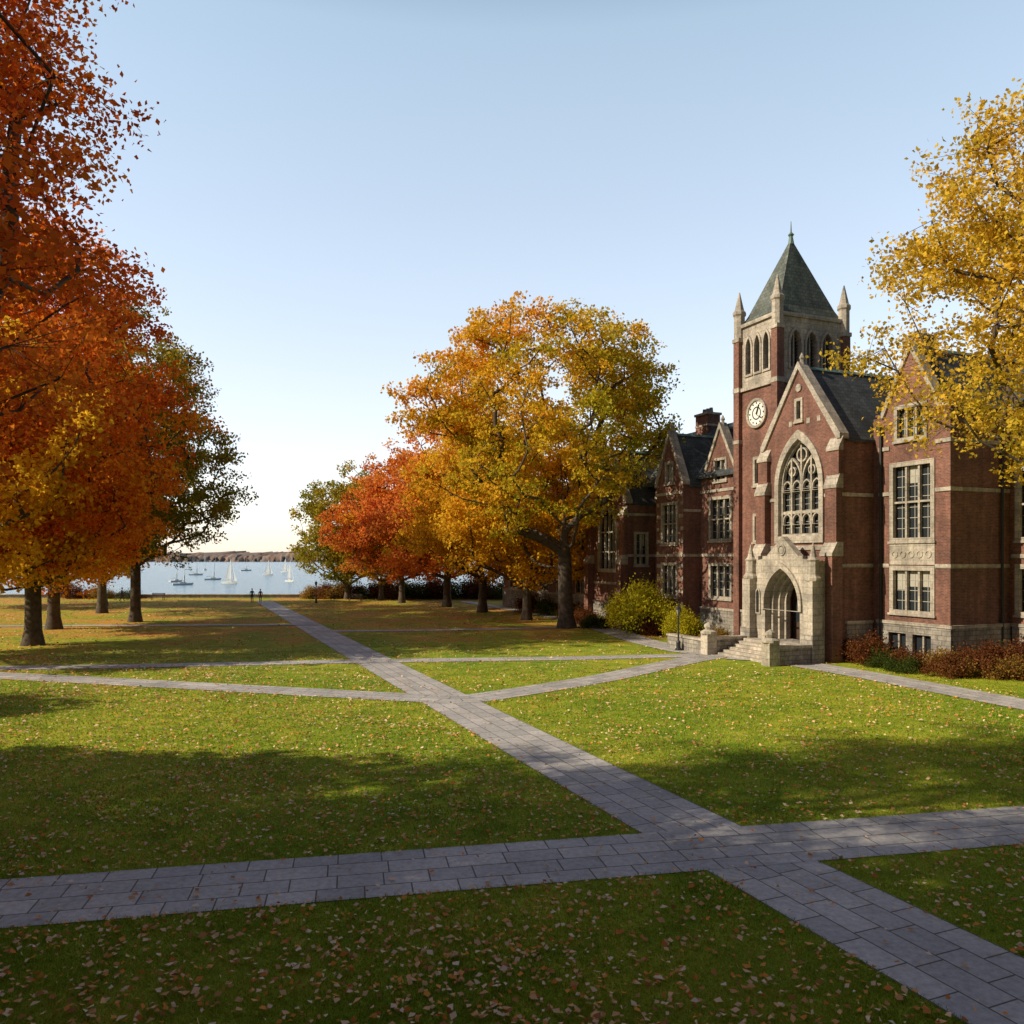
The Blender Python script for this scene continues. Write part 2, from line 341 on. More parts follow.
for (x,y) in ((tx0,ty0),(tx1,ty0),(tx1,ty1),(tx0,ty1)):
    G.box('tower_corner_piers',br,x-.27,x+.27,y-.27,y+.27,0,19.6)
    G.box('tower_pier_caps',st,x-.33,x+.33,y-.33,y+.33,19.6,19.85); G.box('tower_pier_bands',st,x-.30,x+.30,y-.30,y+.30,16.3,16.6);G.box('tower_pier_bands',st,x-.3,x+.3,y-.3,y+.3,12.95,13.2)
    G.lathe('tower_pinnacles',st,[(.36,19.85),(.36,21.3),(.44,21.4),(.44,21.55),(.32,21.7),(.04,22.9)],x,y,8,.39)
rx0,rx1,ry0,ry1=tx0+.1,tx1-.1,ty0+.1,ty1-.1; cx=(rx0+rx1)/2;cy=(ry0+ry1)/2
lv=[(0,20.7),(.14,21.3),(1.0,26.2)]
vs=[]
for f_,z in lv[:-1]:
    for x,y in ((rx0,ry0),(rx1,ry0),(rx1,ry1),(rx0,ry1)): vs.append((x+(cx-x)*f_,y+(cy-y)*f_,z))
vs.append((cx,cy,26.2))
G.add('tower_roof',M['copper_slate'],vs,[(0,1,5,4),(1,2,6,5),(2,3,7,6),(3,0,4,7),(4,5,8),(5,6,8),(6,7,8),(7,4,8),(0,1,2,3)])
G.lathe('tower_finial',M['copper'],[(.2,25.8),(.12,26.3),(.2,26.42),(.05,26.6),(.02,27.3)],cx,cy,8)
# clock
ck=F(ty0)
ring(-2.6,14.7,.95,.17,'clock_surround',st,ck,-.16,.02,24); ring(-2.6,14.7,.79,9,'clock_face',M['white'],ck,-.08,.02,24)
for i in range(12):
    a=i*math.pi/6; x=-2.6+.65*math.sin(a); z=14.7+.65*math.cos(a)
    ring(x,z,.06,9,'clock_numerals',M['dark'],ck,-.1,-.07,6)
ring(-2.6,14.7,.42,.07,'clock_numeral_ring',M['dark'],ck,-.095,-.07,20)
G.plate('clock_hands',M['dark'],[(-2.66,14.65),(-2.54,14.65),(-2.33,15.2),(-2.4,15.24)],[],ck,-.125,-.105)
G.plate('clock_hands',M['dark'],[(-2.66,14.7),(-2.58,14.6),(-2.1,14.38),(-2.13,14.3)],[],ck,-.145,-.127)
base(F(ty0),tx0+.3,tx1-.3)
G.box('brick_link',br,-.75,0,2.6,3.0,0,12)
G.box('brick_link',br,tx0-.6,tx0-.01,2.3,2.8,0,11.5)

# --- D right wing
wall(F(2.5),[(6.15,0),(10.5,0),(10.5,13.0),(9.9,13.0),(8.2,16.4),(6.5,13.0),(6.15,13.0)],
  wins=[(7.1,9.45,6.5,10.3,3,2,.2),(7.1,9.45,2.75,4.9,3,1,.2),(7.35,9.05,11.7,13.3,3,1,.16)],extra=[rect(6.9,8.0,.5,1.6),rect(8.4,9.5,.5,1.6)],th=.45)
G.box('brick_walls_return',br,5.8,6.15,2.5,2.95,0,13.0)
base(F(2.5),6.15,10.62,2.05,[(6.9,8.0,.5,1.6),(8.4,9.5,.5,1.6)])
for a in (6.9,8.4):
    mbox('window_glass',M['glass'],F(2.5),a-.03,a+1.13,.47,1.63,.15,.18); mbox('stone_mullions',st,F(2.5),a+.5,a+.6,.5,1.6,.0,.14)
mbox('carved_panel',st,F(2.5),6.9,9.65,5.16,6.26,-.05,.02)
for i in range(5): ring(7.25+i*.51,5.7,.2,.06,'carved_quatrefoils',st,F(2.5),-.09,-.04,10)
coping(F(2.5),6.5,9.9,13.0,16.4,kick=.12); groof(F(2.5),6.5,9.9,13.0,16.2,.46,9)
mbox('parapet_cap',st,F(2.5),9.98,10.62,13.0,13.22,-.1,.5)
for z in (8.8,11.2): band(F(2.5),6.2,6.88,z);band(F(2.5),9.68,10.56,z)
band(F(2.5),6.2,6.88,5.0);band(F(2.5),9.68,10.56,5.0)
G.lathe('drain_pipe',M['dark_metal'],[(.07,0),(.07,12.4)],6.38,2.38,8); G.box('drain_hopper',M['dark_metal'],6.24,6.52,2.2,2.45,12.2,12.6)
wall(S(10.5),rect(2.95,7.1,0,13.0),th=.45)
mbox('parapet_cap_side',st,S(10.5),3.01,6.6,13.0,13.2,-.1,.5)
base(S(10.5),2.4,6.6,2.05)
for z in (8.8,11.2,5.0): band(S(10.5),2.44,6.62,z)
G.lathe('drain_pipe',M['dark_metal'],[(.07,0),(.07,12.6)],10.62,6.0,8)
G.box('flat_roof',M['slate'],5.9,10.3,3.0,9,12.7,12.85)
# --- E near wing
wall(F(6.7),rect(10.5,16.5,0,11.4),wins=[(11.0,13.0,6.5,9.9,3,2,.2),(11.0,13.0,2.75,5.0,3,1,.2),(14.0,15.8,6.5,9.9,3,2,.2),(14.0,15.8,2.75,5.0,3,1,.2)])
wall(S(16.5),rect(7.15,16,0,11.4),wins=[(9,11.4,6.5,9.9,3,2,.2),(9,11.4,2.75,5,3,1,.2)])
base(F(6.7),10.7,16.6,2.05);base(S(16.5),6.9,16,2.05)
for z in (5.5,10.6): band(F(6.7),10.6,16.55,z); band(S(16.5),6.75,16,z)
mbox('parapet_cap',st,F(6.7),10.6,16.6,11.4,11.6,-.1,.5)
# main range roof
G.plate('slate_roofs_main',M['slate'],[(7.2,12.9),(11.8,17.4),(16.4,12.9),(16.4,12.7),(7.2,12.7)],[],lambda s,z,d:(d,s,z),-.4,10.3)
G.plate('slate_roofs_main',M['slate'],[(7.2,11.3),(11.8,15.9),(16.4,11.3),(16.4,11.1),(7.2,11.1)],[],lambda s,z,d:(d,s,z),10.31,16.4)
G.box('main_range_back',br,.5,10.2,9,16,0,12.6); G.box('main_range_back',br,10.2,16.0,15.6,16,0,11)
# chimneys
def chimney(x,y,z0,z1,wx=.9,wy=.7):
    G.box('chimneys',br,x-wx,x+wx,y-wy,y+wy,z0,z1); G.box('chimney_caps',st,x-wx-.1,x+wx+.1,y-wy-.1,y+wy+.1,z1,z1+.18)
    G.box('chimney_bands',st,x-wx-.05,x+wx+.05,y-wy-.05,y+wy+.05,z1-.9,z1-.75)
    for dx in (-.5,0,.5):
        G.lathe('chimney_pots',M['rubble'],[(.17,z1+.18),(.14,z1+.6)],x+dx*wx*1.1,y,8)
chimney(4.3,7.6,12,18.2,.6,.55)
# --- left wings
L=F(2.2)
wall(L,[(-9.5,0),(-4.7,0),(-4.7,11.6),(-5.6,11.6),(-7.2,14.6),(-8.8,11.6),(-9.5,11.6)],wins=[(-8.3,-6.1,6.8,9.6,3,2,.18),(-8.3,-6.1,2.8,5.0,3,1,.18),(-7.8,-6.6,10.9,12.3,2,1,.14)])
coping(L,-8.8,-5.6,11.6,14.6,kick=.1); groof(L,-8.8,-5.6,11.6,14.4,.46,6)
K=F(.7)
wall(K,[(-12.9,0),(-9.5,0),(-9.5,10.8),(-11.2,14.6),(-12.9,10.8)],wins=[(-12.1,-10.3,6.6,9.4,3,2,.18),(-12.1,-10.3,2.8,5.0,3,1,.18),(-11.6,-10.8,11.0,12.4,2,1,.14)])
wall(S(-9.5),rect(1.15,2.2,0,10.8)); coping(K,-12.9,-9.5,10.8,14.6,kick=.12); groof(K,-12.9,-9.5,10.8,14.4,.46,7)
wall(L,[(-15.5,0),(-12.9,0),(-12.9,11.4),(-13.3,11.4),(-14.2,13.6),(-15.1,11.4),(-15.5,11.4)],wins=[(-15.0,-13.4,6.8,9.6,2,2,.18),(-15.0,-13.4,2.8,5.0,2,1,.18)])
coping(L,-15.1,-13.3,11.4,13.6,kick=.08,w=.2); groof(L,-15.1,-13.3,11.4,13.4,.46,5)
Q=F(-.5)
wall(Q,[(-21,0),(-15.5,0),(-15.5,9.8),(-18.25,14.2),(-21,9.8)],arches=[],extra=[arch(-19.6,-16.9,4.6,7.6,9.8)])
G.plate('far_gable_window_frame',st,arch(-19.85,-16.65,4.35,7.6,10.1),[arch(-19.55,-16.95,4.65,7.6,9.75)],Q,-.1,.12)
G.plate('window_glass',M['glass'],arch(-19.65,-16.85,4.55,7.6,9.85),[],Q,.3,.33)
for i in range(1,4): mbox('stone_mullions',st,Q,-19.6+i*.675-.06,-19.6+i*.675+.06,4.65,[0,8.9,9.5,8.9][i],.08,.25)
for z in (6.0,7.6): mbox('stone_transoms',st,Q,-19.55,-16.95,z-.06,z+.06,.1,.24)
winfill(S(-15.5),.4,1.4,5,7.4,2,1,.15)
wall(S(-15.5),rect(-.05,2.2,0,9.8),extra=[rect(.4,1.4,5,7.4)]); coping(Q,-21,-15.5,9.8,14.2); groof(Q,-21,-15.5,9.8,14.0,.46,8)
buttress(-21.3,-20.6,-1.1,-.5,[(5,0),(8.8,.25)]);buttress(-15.9,-15.2,-1.1,-.5,[(5,0),(8.8,.25)])
ws=[]
for i in range(6): 
    a=-25-i*4.2; ws+= [(a,a+2.2,5.6,7.8,3,1,.16),(a,a+2.2,2.2,4.2,3,1,.16)]
wall(L,rect(-48,-21,0,9.2),wins=ws)
for c0 in (-26,-34.5,-43):
    wall(F(1.9),[(c0-2,9.0),(c0+2,9.0),(c0,12.6)],th=.4); coping(F(1.9),c0-2,c0+2,9.0,12.6,kick=.1); groof(F(1.9),c0-2,c0+2,9.0,12.4,.46,5.5)
G.plate('slate_roofs_left',M['slate'],[(1.9,11.35),(6.8,15.9),(11.7,11.35),(11.7,11.15),(1.9,11.15)],[],lambda s,z,d:(d,s,z),-21,-5)
G.plate('slate_roofs_far',M['slate'],[(1.9,9.0),(6.8,13.6),(11.7,9.0),(11.7,8.8),(1.9,8.8)],[],lambda s,z,d:(d,s,z),-48.2,-21.05)
G.box('left_range_back',br,-48,-5,11,11.4,0,8.8); G.box('left_range_core',M['dark'],-47.5,-5.1,6,6.4,0,10.5)
for a,b,c in ((-9.5,-4.75,2.2),(-12.9,-9.5,.7),(-15.5,-12.9,2.2),(-21,-15.5,-.5),(-48,-21,2.2)):
    base(F(c),a+.05,b-.05,1.9)
    for z in (5.6,10.1) if a>-40 else (4.8,8.6):
        if a==-21: continue
        band(F(c),a+.02,b-.02,z)
for z in (5.6,8.8):
    band(S(-9.5),.75,2.2,z); band(S(-15.5),-.4,2.2,z,.2)
band(Q,-20.6,-19.9,8.8);band(Q,-16.6,-15.6,8.8);band(Q,-20.6,-15.9,3.4)
quoins(K,None,-9.5,0,2.1,10.5); quoins(K,None,-12.9,0,2.1,10.5,-1)
chimney(-9.2,6.8,11,17.6,1.0,.7); chimney(-15,6.8,11,16.9,.8,.6); chimney(-28,6.8,10,15.2); chimney(-38,6.8,10,15.2)
G.build(hall)
def bl(u,v): return (15.1+.378*u+.926*v, 47.8-.926*u+.378*v)

# ------------------------------------------------------------------ ground, water, paths
paths={
 'a':([(15.4,-12),(8.9,3.7),(4.75,13.7),(3.3,17.0),(-8.9,46.5),(-31.6,102)],2.15,.010),
 'b':([(-45,5.0),(-8.2,12.75),(3.7,15.15),(10.8,16.6),(40,23)],2.0,.014),
 'c':([(-60,46.5),(-23.9,37.4),(-4.0,31.5),(-1.5,31.3),(4.0,36.4),(9.6,43.2),(12.3,45.6)],1.7,.018),
 'd':([(-50,38.2),(-22.6,40.2),(-7.8,42.6),(3,43.8),(10.5,45.2)],1.5,.022),
 'e':([(6.9,64),(8.6,53),(10.2,47.5),(12.6,44.8),(14.9,41.6),(16.6,37.6),(19.2,29.9),(23,18),(27,4)],2.1,.026),
 'f':([(-14.5,60),(-5,61),(6.9,64)],1.3,.030),
 'g':([(-48,64),(-16,66)],1.3,.034),
 'h':([(13.4,42.4),(14.9,45.2)],4.2,.0385),
 'i':([(6.9,64),(2,80),(-6,101)],1.5,.042),
}
pm,pn,pb,po=newmat('stone_paving')
uvn=N(pn,'ShaderNodeTexCoord'); t=N(pn,'ShaderNodeTexBrick'); pn.links.new(uvn.outputs['UV'],t.inputs['Vector'])
t.inputs['Scale'].default_value=1; t.inputs['Brick Width'].default_value=.78; t.inputs['Row Height'].default_value=.53; t.inputs['Mortar Size'].default_value=.014; t.inputs['Mortar Smooth'].default_value=.2
t.offset=.42; t.squash=1.35; t.squash_frequency=3
t.inputs['Color1'].default_value=(.54,.51,.50,1); t.inputs['Color2'].default_value=(.38,.37,.375,1); t.inputs['Mortar'].default_value=(.11,.10,.08,1)
n1=noise(pn,uvn.outputs['Object'],.5,4); r1=ramp(pn,[(.3,(.8,.8,.8)),(.7,(1.15,1.14,1.12))],n1.outputs[0])
n2=noise(pn,uvn.outputs['Object'],9,4,.7); r2=ramp(pn,[(.3,(.72,.72,.72)),(.7,(1.18,1.18,1.18))],n2.outputs[0])
c=mixc(pn,1.0,t.outputs[0],r1.outputs[0],'MULTIPLY'); c=mixc(pn,1.0,c,r2.outputs[0],'MULTIPLY'); pn.links.new(c,pb.inputs['Base Color']); pb.inputs['Roughness'].default_value=.8
bump(pn,pb,math_(pn,'SUBTRACT',math_(pn,'MULTIPLY',n2.outputs[0],.4),t.outputs['Fac']),.5,.012)
def smooth_poly(p,k=6):
    p=[np.array(q,float) for q in p]
    if len(p)<3: 
        return [p[0]+(p[-1]-p[0])*i/40 for i in range(41)]
    o=[]
    for i in range(len(p)-1):
        p0=p[max(i-1,0)];p1=p[i];p2=p[i+1];p3=p[min(i+2,len(p)-1)]
        for j in range(k):
            t_=j/k
            cr=.5*((2*p1)+(-p0+p2)*t_+(2*p0-5*p1+4*p2-p3)*t_**2+(-p0+3*p1-3*p2+p3)*t_**3)
            li=p1+(p2-p1)*t_
            o.append(.4*cr+.6*li)
    o.append(p[-1]); return o
pe=emp('stone_path'); segs=[]
for k,(pl,wd,z) in paths.items():
    pl=smooth_poly(pl); V=[];UV=[];Fc=[];Ls=0
    for i,p in enumerate(pl):
        a=pl[max(i-1,0)];b=pl[min(i+1,len(pl)-1)]; d=(b-a)/np.linalg.norm(b-a); nrm=np.array([-d[1],d[0]])
        if i: Ls+=np.linalg.norm(p-pl[i-1]); segs.append((pl[i-1],p,wd/2))
        for s in (-1,1):
            q=p+nrm*s*wd/2; V.append((q[0],q[1],z)); UV.append((Ls,s*wd/2+3.18))
        if i: j=2*i; Fc.append((j-2,j-1,j+1,j))
    me=bpy.data.meshes.new('paving'); me.from_pydata(V,[],Fc); ul=me.uv_layers.new(name='UVMap')
    for l in me.loops: ul.data[l.index].uv=UV[l.vertex_index]
    me.materials.append(pm); obj('paving_'+k,me,pe)
def pathdist(P2):
    D=np.full(len(P2),1e9)
    for a,b,hw in segs:
        ab=b-a; t_=np.clip(((P2-a)@ab)/(ab@ab),0,1); d=np.linalg.norm(P2-(a+t_[:,None]*ab),axis=1)-hw; D=np.minimum(D,d)
    return D
# grass material
gm,gn,gb,go=newmat('lawn')
tc=N(gn,'ShaderNodeTexCoord'); ob=tc.outputs['Object']
big=noise(gn,ob,.13,3); mid=noise(gn,ob,1.1,4,.65); fine=noise(gn,ob,26,4,.8)
r=ramp(gn,[(.3,(.14,.22,.02)),(.5,(.28,.345,.03)),(.75,(.46,.44,.06))],mid.outputs[0])
rb=ramp(gn,[(.35,(.68,.84,.7)),(.65,(1.25,1.12,1.05))],big.outputs[0]); rf=ramp(gn,[(.3,(.5,.55,.45)),(.5,(1,1,1)),(.72,(1.5,1.45,1.4))],fine.outputs[0])
c=mixc(gn,1.0,r.outputs[0],rb.outputs[0],'MULTIPLY'); c=mixc(gn,1.0,c,rf.outputs[0],'MULTIPLY')
sx=N(gn,'ShaderNodeSeparateXYZ'); gn.links.new(ob,sx.inputs[0])
q=math_(gn,'ADD',sx.outputs[0],math_(gn,'MULTIPLY',sx.outputs[1],.409))
mr=N(gn,'ShaderNodeMapRange',interpolation_type='SMOOTHSTEP'); gn.links.new(sx.outputs[1],mr.inputs[0]); mr.inputs[1].default_value=38; mr.inputs[2].default_value=60
ml=N(gn,'ShaderNodeMapRange',interpolation_type='SMOOTHSTEP'); gn.links.new(q,ml.inputs[0]); ml.inputs[1].default_value=4; ml.inputs[2].default_value=-12
lit=noise(gn,ob,3.0,5,.8); lit2=noise(gn,ob,.25,2)
f=math_(gn,'MAXIMUM',mr.outputs[0],math_(gn,'MULTIPLY',ml.outputs[0],.8))
thr=math_(gn,'SUBTRACT',math_(gn,'ADD',lit.outputs[0],math_(gn,'MULTIPLY',lit2.outputs[0],.5)),math_(gn,'SUBTRACT',.98,math_(gn,'MULTIPLY',f,.27)))
lm=math_(gn,'MULTIPLY',thr,12.0); lmc=N(gn,'ShaderNodeClamp'); gn.links.new(lm,lmc.inputs[0])
lc=ramp(gn,[(.3,(.34,.15,.04)),(.5,(.56,.27,.06)),(.7,(.68,.40,.12))],fine.outputs[0])
c=mixc(gn,lmc.outputs[0],c,lc.outputs[0]); gn.links.new(c,gb.inputs['Base Color']); gb.inputs['Roughness'].default_value=.95; gb.inputs['Specular IOR Level'].default_value=.1
bump(gn,gb,fine.outputs[0],.6,.04)
ys=[-400,111,113,118,135,1370,1420,6000]; zs=[0,0,-.2,-1.5,-5,-5,2,6]
xs=[-5000,-300,-60,60,300,5000]
V=[(x,y,z) for y,z in zip(ys,zs) for x in xs]; Fc=[(j*6+i,j*6+i+1,(j+1)*6+i+1,(j+1)*6+i) for j in range(len(ys)-1) for i in range(5)]
me=bpy.data.meshes.new('ground'); me.from_pydata(V,[],Fc); me.materials.append(gm); obj('ground',me)
# water
wm,wn,wb,wo=newmat('lake_water'); tc=N(wn,'ShaderNodeTexCoord'); mp_=N(wn,'ShaderNodeMapping'); mp_.inputs['Scale'].default_value=(.35,1,1); wn.links.new(tc.outputs['Object'],mp_.inputs[0])
x1=noise(wn,mp_.outputs[0],.6,5,.65); bump(wn,wb,x1.outputs[0],1.0,.6)
wb.inputs['Base Color'].default_value=(.11,.22,.33,1); wb.inputs['Roughness'].default_value=.2; wb.inputs['Specular IOR Level'].default_value=.3
me=bpy.data.meshes.new('water'); me.from_pydata([(-5000,112,-.9),(5000,112,-.9),(5000,1400,-.9),(-5000,1400,-.9)],[],[(0,1,2,3)]); me.materials.append(wm); obj('lake_water',me)
# seawall
SG=Geo(); sw_=emp('stone_seawall'); SG.box('wall',M['rubble'],-200,60,110.2,110.8,-1.5,.42); SG.box('cap',st,-200,60,110.1,110.9,.42,.52); SG.build(sw_)

# ------------------------------------------------------------------ leaves materials
def leafmat(name,tr=.35,rough=.6):
    m=bpy.data.materials.new(name); m.use_nodes=True; n=m.node_tree; n.nodes.clear()
    o=N(n,'ShaderNodeOutputMaterial'); a=N(n,'ShaderNodeAttribute'); a.attribute_name='leafcol'
    d=N(n,'ShaderNodeBsdfDiffuse')
    t_=N(n,'ShaderNodeBsdfTranslucent'); mx=N(n,'ShaderNodeMixShader'); mx.inputs[0].default_value=tr
    n.links.new(a.outputs['Color'],d.inputs['Color']); n.links.new(a.outputs['Color'],t_.inputs['Color'])
    n.links.new(d.outputs[0],mx.inputs[1]); n.links.new(t_.outputs[0],mx.inputs[2]); n.links.new(mx.outputs[0],o.inputs[0]); return m
LM=leafmat('leaves',.48); GM=leafmat('grass_blades',.3); FM=leafmat('fallen_leaf',.1)
bark=simple('bark',(.085,.065,.05),.95,.45,4,0,.8)

def quads(c,size,rng,col,flat=0.):
    n=len(c); a=rng.normal(size=(n,3)); a[:,2]*=(1-flat); a/=np.linalg.norm(a,axis=1)[:,None]
    b=rng.normal(size=(n,3)); b[:,2]*=(1-flat); b-=a*np.sum(a*b,axis=1)[:,None]; b/=np.linalg.norm(b,axis=1)[:,None]
    s=(size*rng.uniform(.7,1.3,n))[:,None]; 
    nn=np.cross(a,b)*s*.12
    V=np.stack([c-a*s*.5,c+b*s*.38+nn,c+a*s*.55,c-b*s*.38+nn],1).reshape(-1,3)
    return V,np.arange(4*n).reshape(-1,4),np.repeat(col,4,axis=0)
def pal(tv,colors):
    colors=np.array(colors); k=len(colors)-1; tv=np.clip(tv,0,.9999)*k; i=tv.astype(int); f_=(tv-i)[:,None]
    return colors[i]*(1-f_)+colors[i+1]*f_
def gen_tree(name,seed,H,cb,R,nclu,nleaf,ls,colors,off=(0,0),sig=.85,rt=.028,hw=.5,xw=0,inner=.35,fork=.62,accept=None):
    rng=np.random.default_rng(seed); ph=rng.uniform(0,6.28,5); C=[]
    while len(C)<nclu:
        h=rng.random(); a=rng.uniform(0,2*math.pi)
        pr=math.sin(math.pi*h**.8)**.55 if 0<h<1 else 0
        if rng.random()>pr**1.5: continue
        lump=1+.2*math.sin(2*a+ph[0]+3*h)+.16*math.sin(5*a+ph[1]-5*h)+.12*math.sin(8*a+ph[2]+11*h)
        rad=R*pr*lump*(inner+(1-inner)*rng.random()**.5)
        z=cb+h*(H-cb)*(1+.05*math.sin(3*a+ph[3])); c=(off[0]*h**.5+rad*math.cos(a),off[1]*h**.5+rad*math.sin(a),z)
        if accept and not accept(*c): continue
        C.append(c)
    C=np.array(C)
    nodes=[np.array([0,0,0.])]; par=[-1]; th=H*fork; k=int(th/.9)
    for i in range(1,k+1):
        z=th*i/k; wob=.12*(i/k)*3
        nodes.append(np.array([off[0]*.5*(z/H)+wob*math.sin(z*.45+ph[0])*.5,off[1]*.5*(z/H)+wob*math.cos(z*.4+ph[1])*.5,z])); par.append(i-1)
    depth=[0.]*len(nodes)
    for i in range(1,len(nodes)): depth[i]=depth[i-1]+.9
    o=np.array([0,0,cb*.85]); order=np.argsort(np.linalg.norm(C-o,axis=1)); tips=[]
    zmin=min(cb*.72,cb-1.2)
    for ci in order:
        c=C[ci]; A=np.array(nodes); d=np.linalg.norm(A-c,axis=1); hr=np.linalg.norm(c[:2])
        cost=d+.18*np.array(depth); dz=c[2]-A[:,2]; dh=np.linalg.norm(A[:,:2]-c[:2],axis=1)
        cost=cost+np.where(dz<.35*dh-.3,4.+2*(.35*dh-dz),0)+np.where(A[:,2]<zmin,50,0)
        j=int(np.argmin(cost)); n0=A[j]; L=d[j]; m_=max(1,int(L/1.0)); prev=j
        side=rng.normal(size=3)*.06*L
        for s in range(1,m_+1):
            t_=s/m_; p=n0+(c-n0)*t_; p=p+side*math.sin(math.pi*t_)+rng.normal(size=3)*.05*(t_<1); p[2]-=.10*L*math.sin(math.pi*t_)*(1 if hr>R*.5 else -.3)
            nodes.append(p); par.append(prev); depth.append(depth[prev]+L/m_); prev=len(nodes)-1
        tips.append((prev,ci))
    n=len(nodes); cnt=np.zeros(n)
    for t_,_ in tips: cnt[t_]+=1
    for i in range(n-1,0,-1): cnt[par[i]]+=cnt[i]
    ntw=6; tw=[];twc=[]
    for t_,ci in tips:
        for _ in range(ntw):
            tw.append(C[ci]+np.clip(rng.normal(size=3),-1.7,1.7)*np.array([sig,sig,sig*.6])); twc.append(ci)
    tw=np.array(tw); twc=np.array(twc)
    V=[];Fq=[]
    def seg(a,b,ra,rb,k=6):
        d=b-a; L=np.linalg.norm(d)
        if L<1e-4: return
        d=d/L; u=np.cross(d,[0.3,.9,.2]); u/=np.linalg.norm(u); v=np.cross(d,u); b0=len(V)
        for (p,r_) in ((a-d*ra*.25,ra),(b,rb)):
            for i in range(k):
                t_=2*math.pi*i/k; V.append(p+r_*(u*math.cos(t_)+v*math.sin(t_)))
        for i in range(k): Fq.append((b0+i,b0+(i+1)%k,b0+k+(i+1)%k,b0+k+i))
    Rr=rt*np.maximum(cnt,1)**.48
    for i in range(1,n):
        ra=min(Rr[par[i]],Rr[i]*1.25); rb=Rr[i]
        if i<=k:
            z=nodes[i][2]
            fl=lambda z:1+.55*math.exp(-z/.5)
            ra=Rr[par[i]]*fl(nodes[par[i]][2])*(1.12-.2*nodes[par[i]][2]/th); rb*=fl(z)*(1.12-.2*z/th)
        seg(nodes[par[i]],nodes[i],ra,rb,10 if i<=k else (6 if Rr[i]>.06 else 4))
    tmap={ci:t_ for t_,ci in tips}
    for p,ci in zip(tw,twc): seg(nodes[tmap[ci]],p,rt*.5,rt*.22,3)
    wood=npmesh(name+'_wood',np.array(V),np.array(Fq),bark,smooth=True)
    cr=rng.random(len(C)); twr=rng.random(len(tw))
    wts=.35+rng.random(len(tw)); pick=rng.choice(len(tw),nleaf,p=wts/wts.sum())
    pos=tw[pick]+np.clip(rng.normal(size=(nleaf,3)),-1.9,1.9)*np.array([sig*.42,sig*.42,sig*.28])
    hrel=(pos[:,2]-cb)/(H-cb); 
    tv=hw*hrel+(1-abs(hw))*(.65*cr[twc[pick]]+.35*twr[pick])+(abs(hw) if hw<0 else 0)+xw*pos[:,0]/R+rng.normal(size=nleaf)*.07
    col=pal(tv,colors)*rng.uniform(.72,1.28,(nleaf,1)); 
    Vq,Fl,Cl=quads(pos,ls,rng,np.clip(col,0,1))
    lv=npmesh(name+'_leaves',Vq,Fl,LM,Cl)
    return wood,lv
def place(name,t_,x,y,rot=0,sc=1.):
    e=emp(name,(x,y,0),rot); e.scale=(sc,)*3 if isinstance(sc,(int,float)) else sc
    obj('trunk_and_branches',t_[0],e); obj('leaves',t_[1],e)
RED=[(.36,.06,.02),(.64,.12,.022),(.82,.23,.03),(.88,.40,.04)]
ORG=[(.50,.13,.02),(.78,.27,.025),(.88,.42,.03),(.88,.56,.05)]
DKG=[(.11,.14,.02),(.22,.21,.025),(.38,.28,.03),(.55,.34,.03)]
GLD=[(.50,.30,.02),(.76,.42,.03),(.86,.54,.04),(.86,.44,.03)]
GRN=[(.14,.15,.02),(.28,.26,.025),(.46,.34,.035),(.60,.38,.04)]
OAK=[(.26,.28,.025),(.50,.42,.03),(.82,.51,.04),(.88,.38,.035)]
RGT=[(.40,.33,.03),(.64,.45,.045),(.84,.56,.06),(.86,.53,.07)]
Tnear=gen_tree('near_maple',11,25,6.0,9.0,640,240000,.105,RED,sig=.68,hw=.1,inner=.3,rt=.022,accept=lambda x,y,z: x+.42*y<6.1)
Tred=gen_tree('red_maple',12,27,4.0,7.4,300,75000,.24,[(.46,.08,.02),(.74,.17,.02),(.90,.32,.03),(.90,.52,.03)],sig=1.0,hw=-.15)
Torg=gen_tree('orange_maple',13,24,3.5,7.4,260,60000,.25,ORG,sig=1.0,hw=.1)
Tdk=gen_tree('dark_oak',14,27,5,7.8,230,44000,.25,DKG,sig=.95,hw=.3)
Toak=gen_tree('big_oak',15,26.0,6.5,10.4,270,68000,.24,OAK,off=(-1.6,0),sig=.85,hw=.35,xw=-.22,rt=.036,inner=.45,
   accept=lambda x,y,z: z>7.5+max(0,(x-.5)*1.0)+max(0,(-x-8)*.5))
Tgold=gen_tree('gold_maple',16,17,3.5,7.0,170,36000,.26,GLD,sig=.9,hw=.2)
Tred2=gen_tree('far_red_maple',17,18,3,7.0,170,32000,.30,[(.46,.12,.04),(.72,.21,.05),(.82,.32,.06),(.84,.42,.06)],sig=.9,hw=.2)
Tgrn=gen_tree('far_green_elm',18,18,2.5,7.5,170,30000,.30,GRN,sig=.9,hw=.25)
Trt=gen_tree('right_elm',19,24.5,7.0,8.0,380,130000,.155,RGT,sig=.8,hw=.2)
Tfill=gen_tree('avenue_shade_maple',20,22,5,7.6,300,52000,.36,ORG,sig=.95,hw=.2)
# left avenue
place('maple_tree',Tnear,-12.2,10.2,0)
place('maple_tree',Tred,-30.3,50.6,.4)
place('maple_tree',Tgold,-32.5,44,2.0,1.1)
place('maple_tree',Torg,-35.5,62,1.0)
place('oak_tree',Tdk,-32.5,69,2.0,1.0)
place('oak_tree',Tdk,-41,80,.6,1.0)
place('maple_tree',Tgold,-47,92,.6,1.05)
place('maple_tree',Tred2,-60,90,.6,1.1)
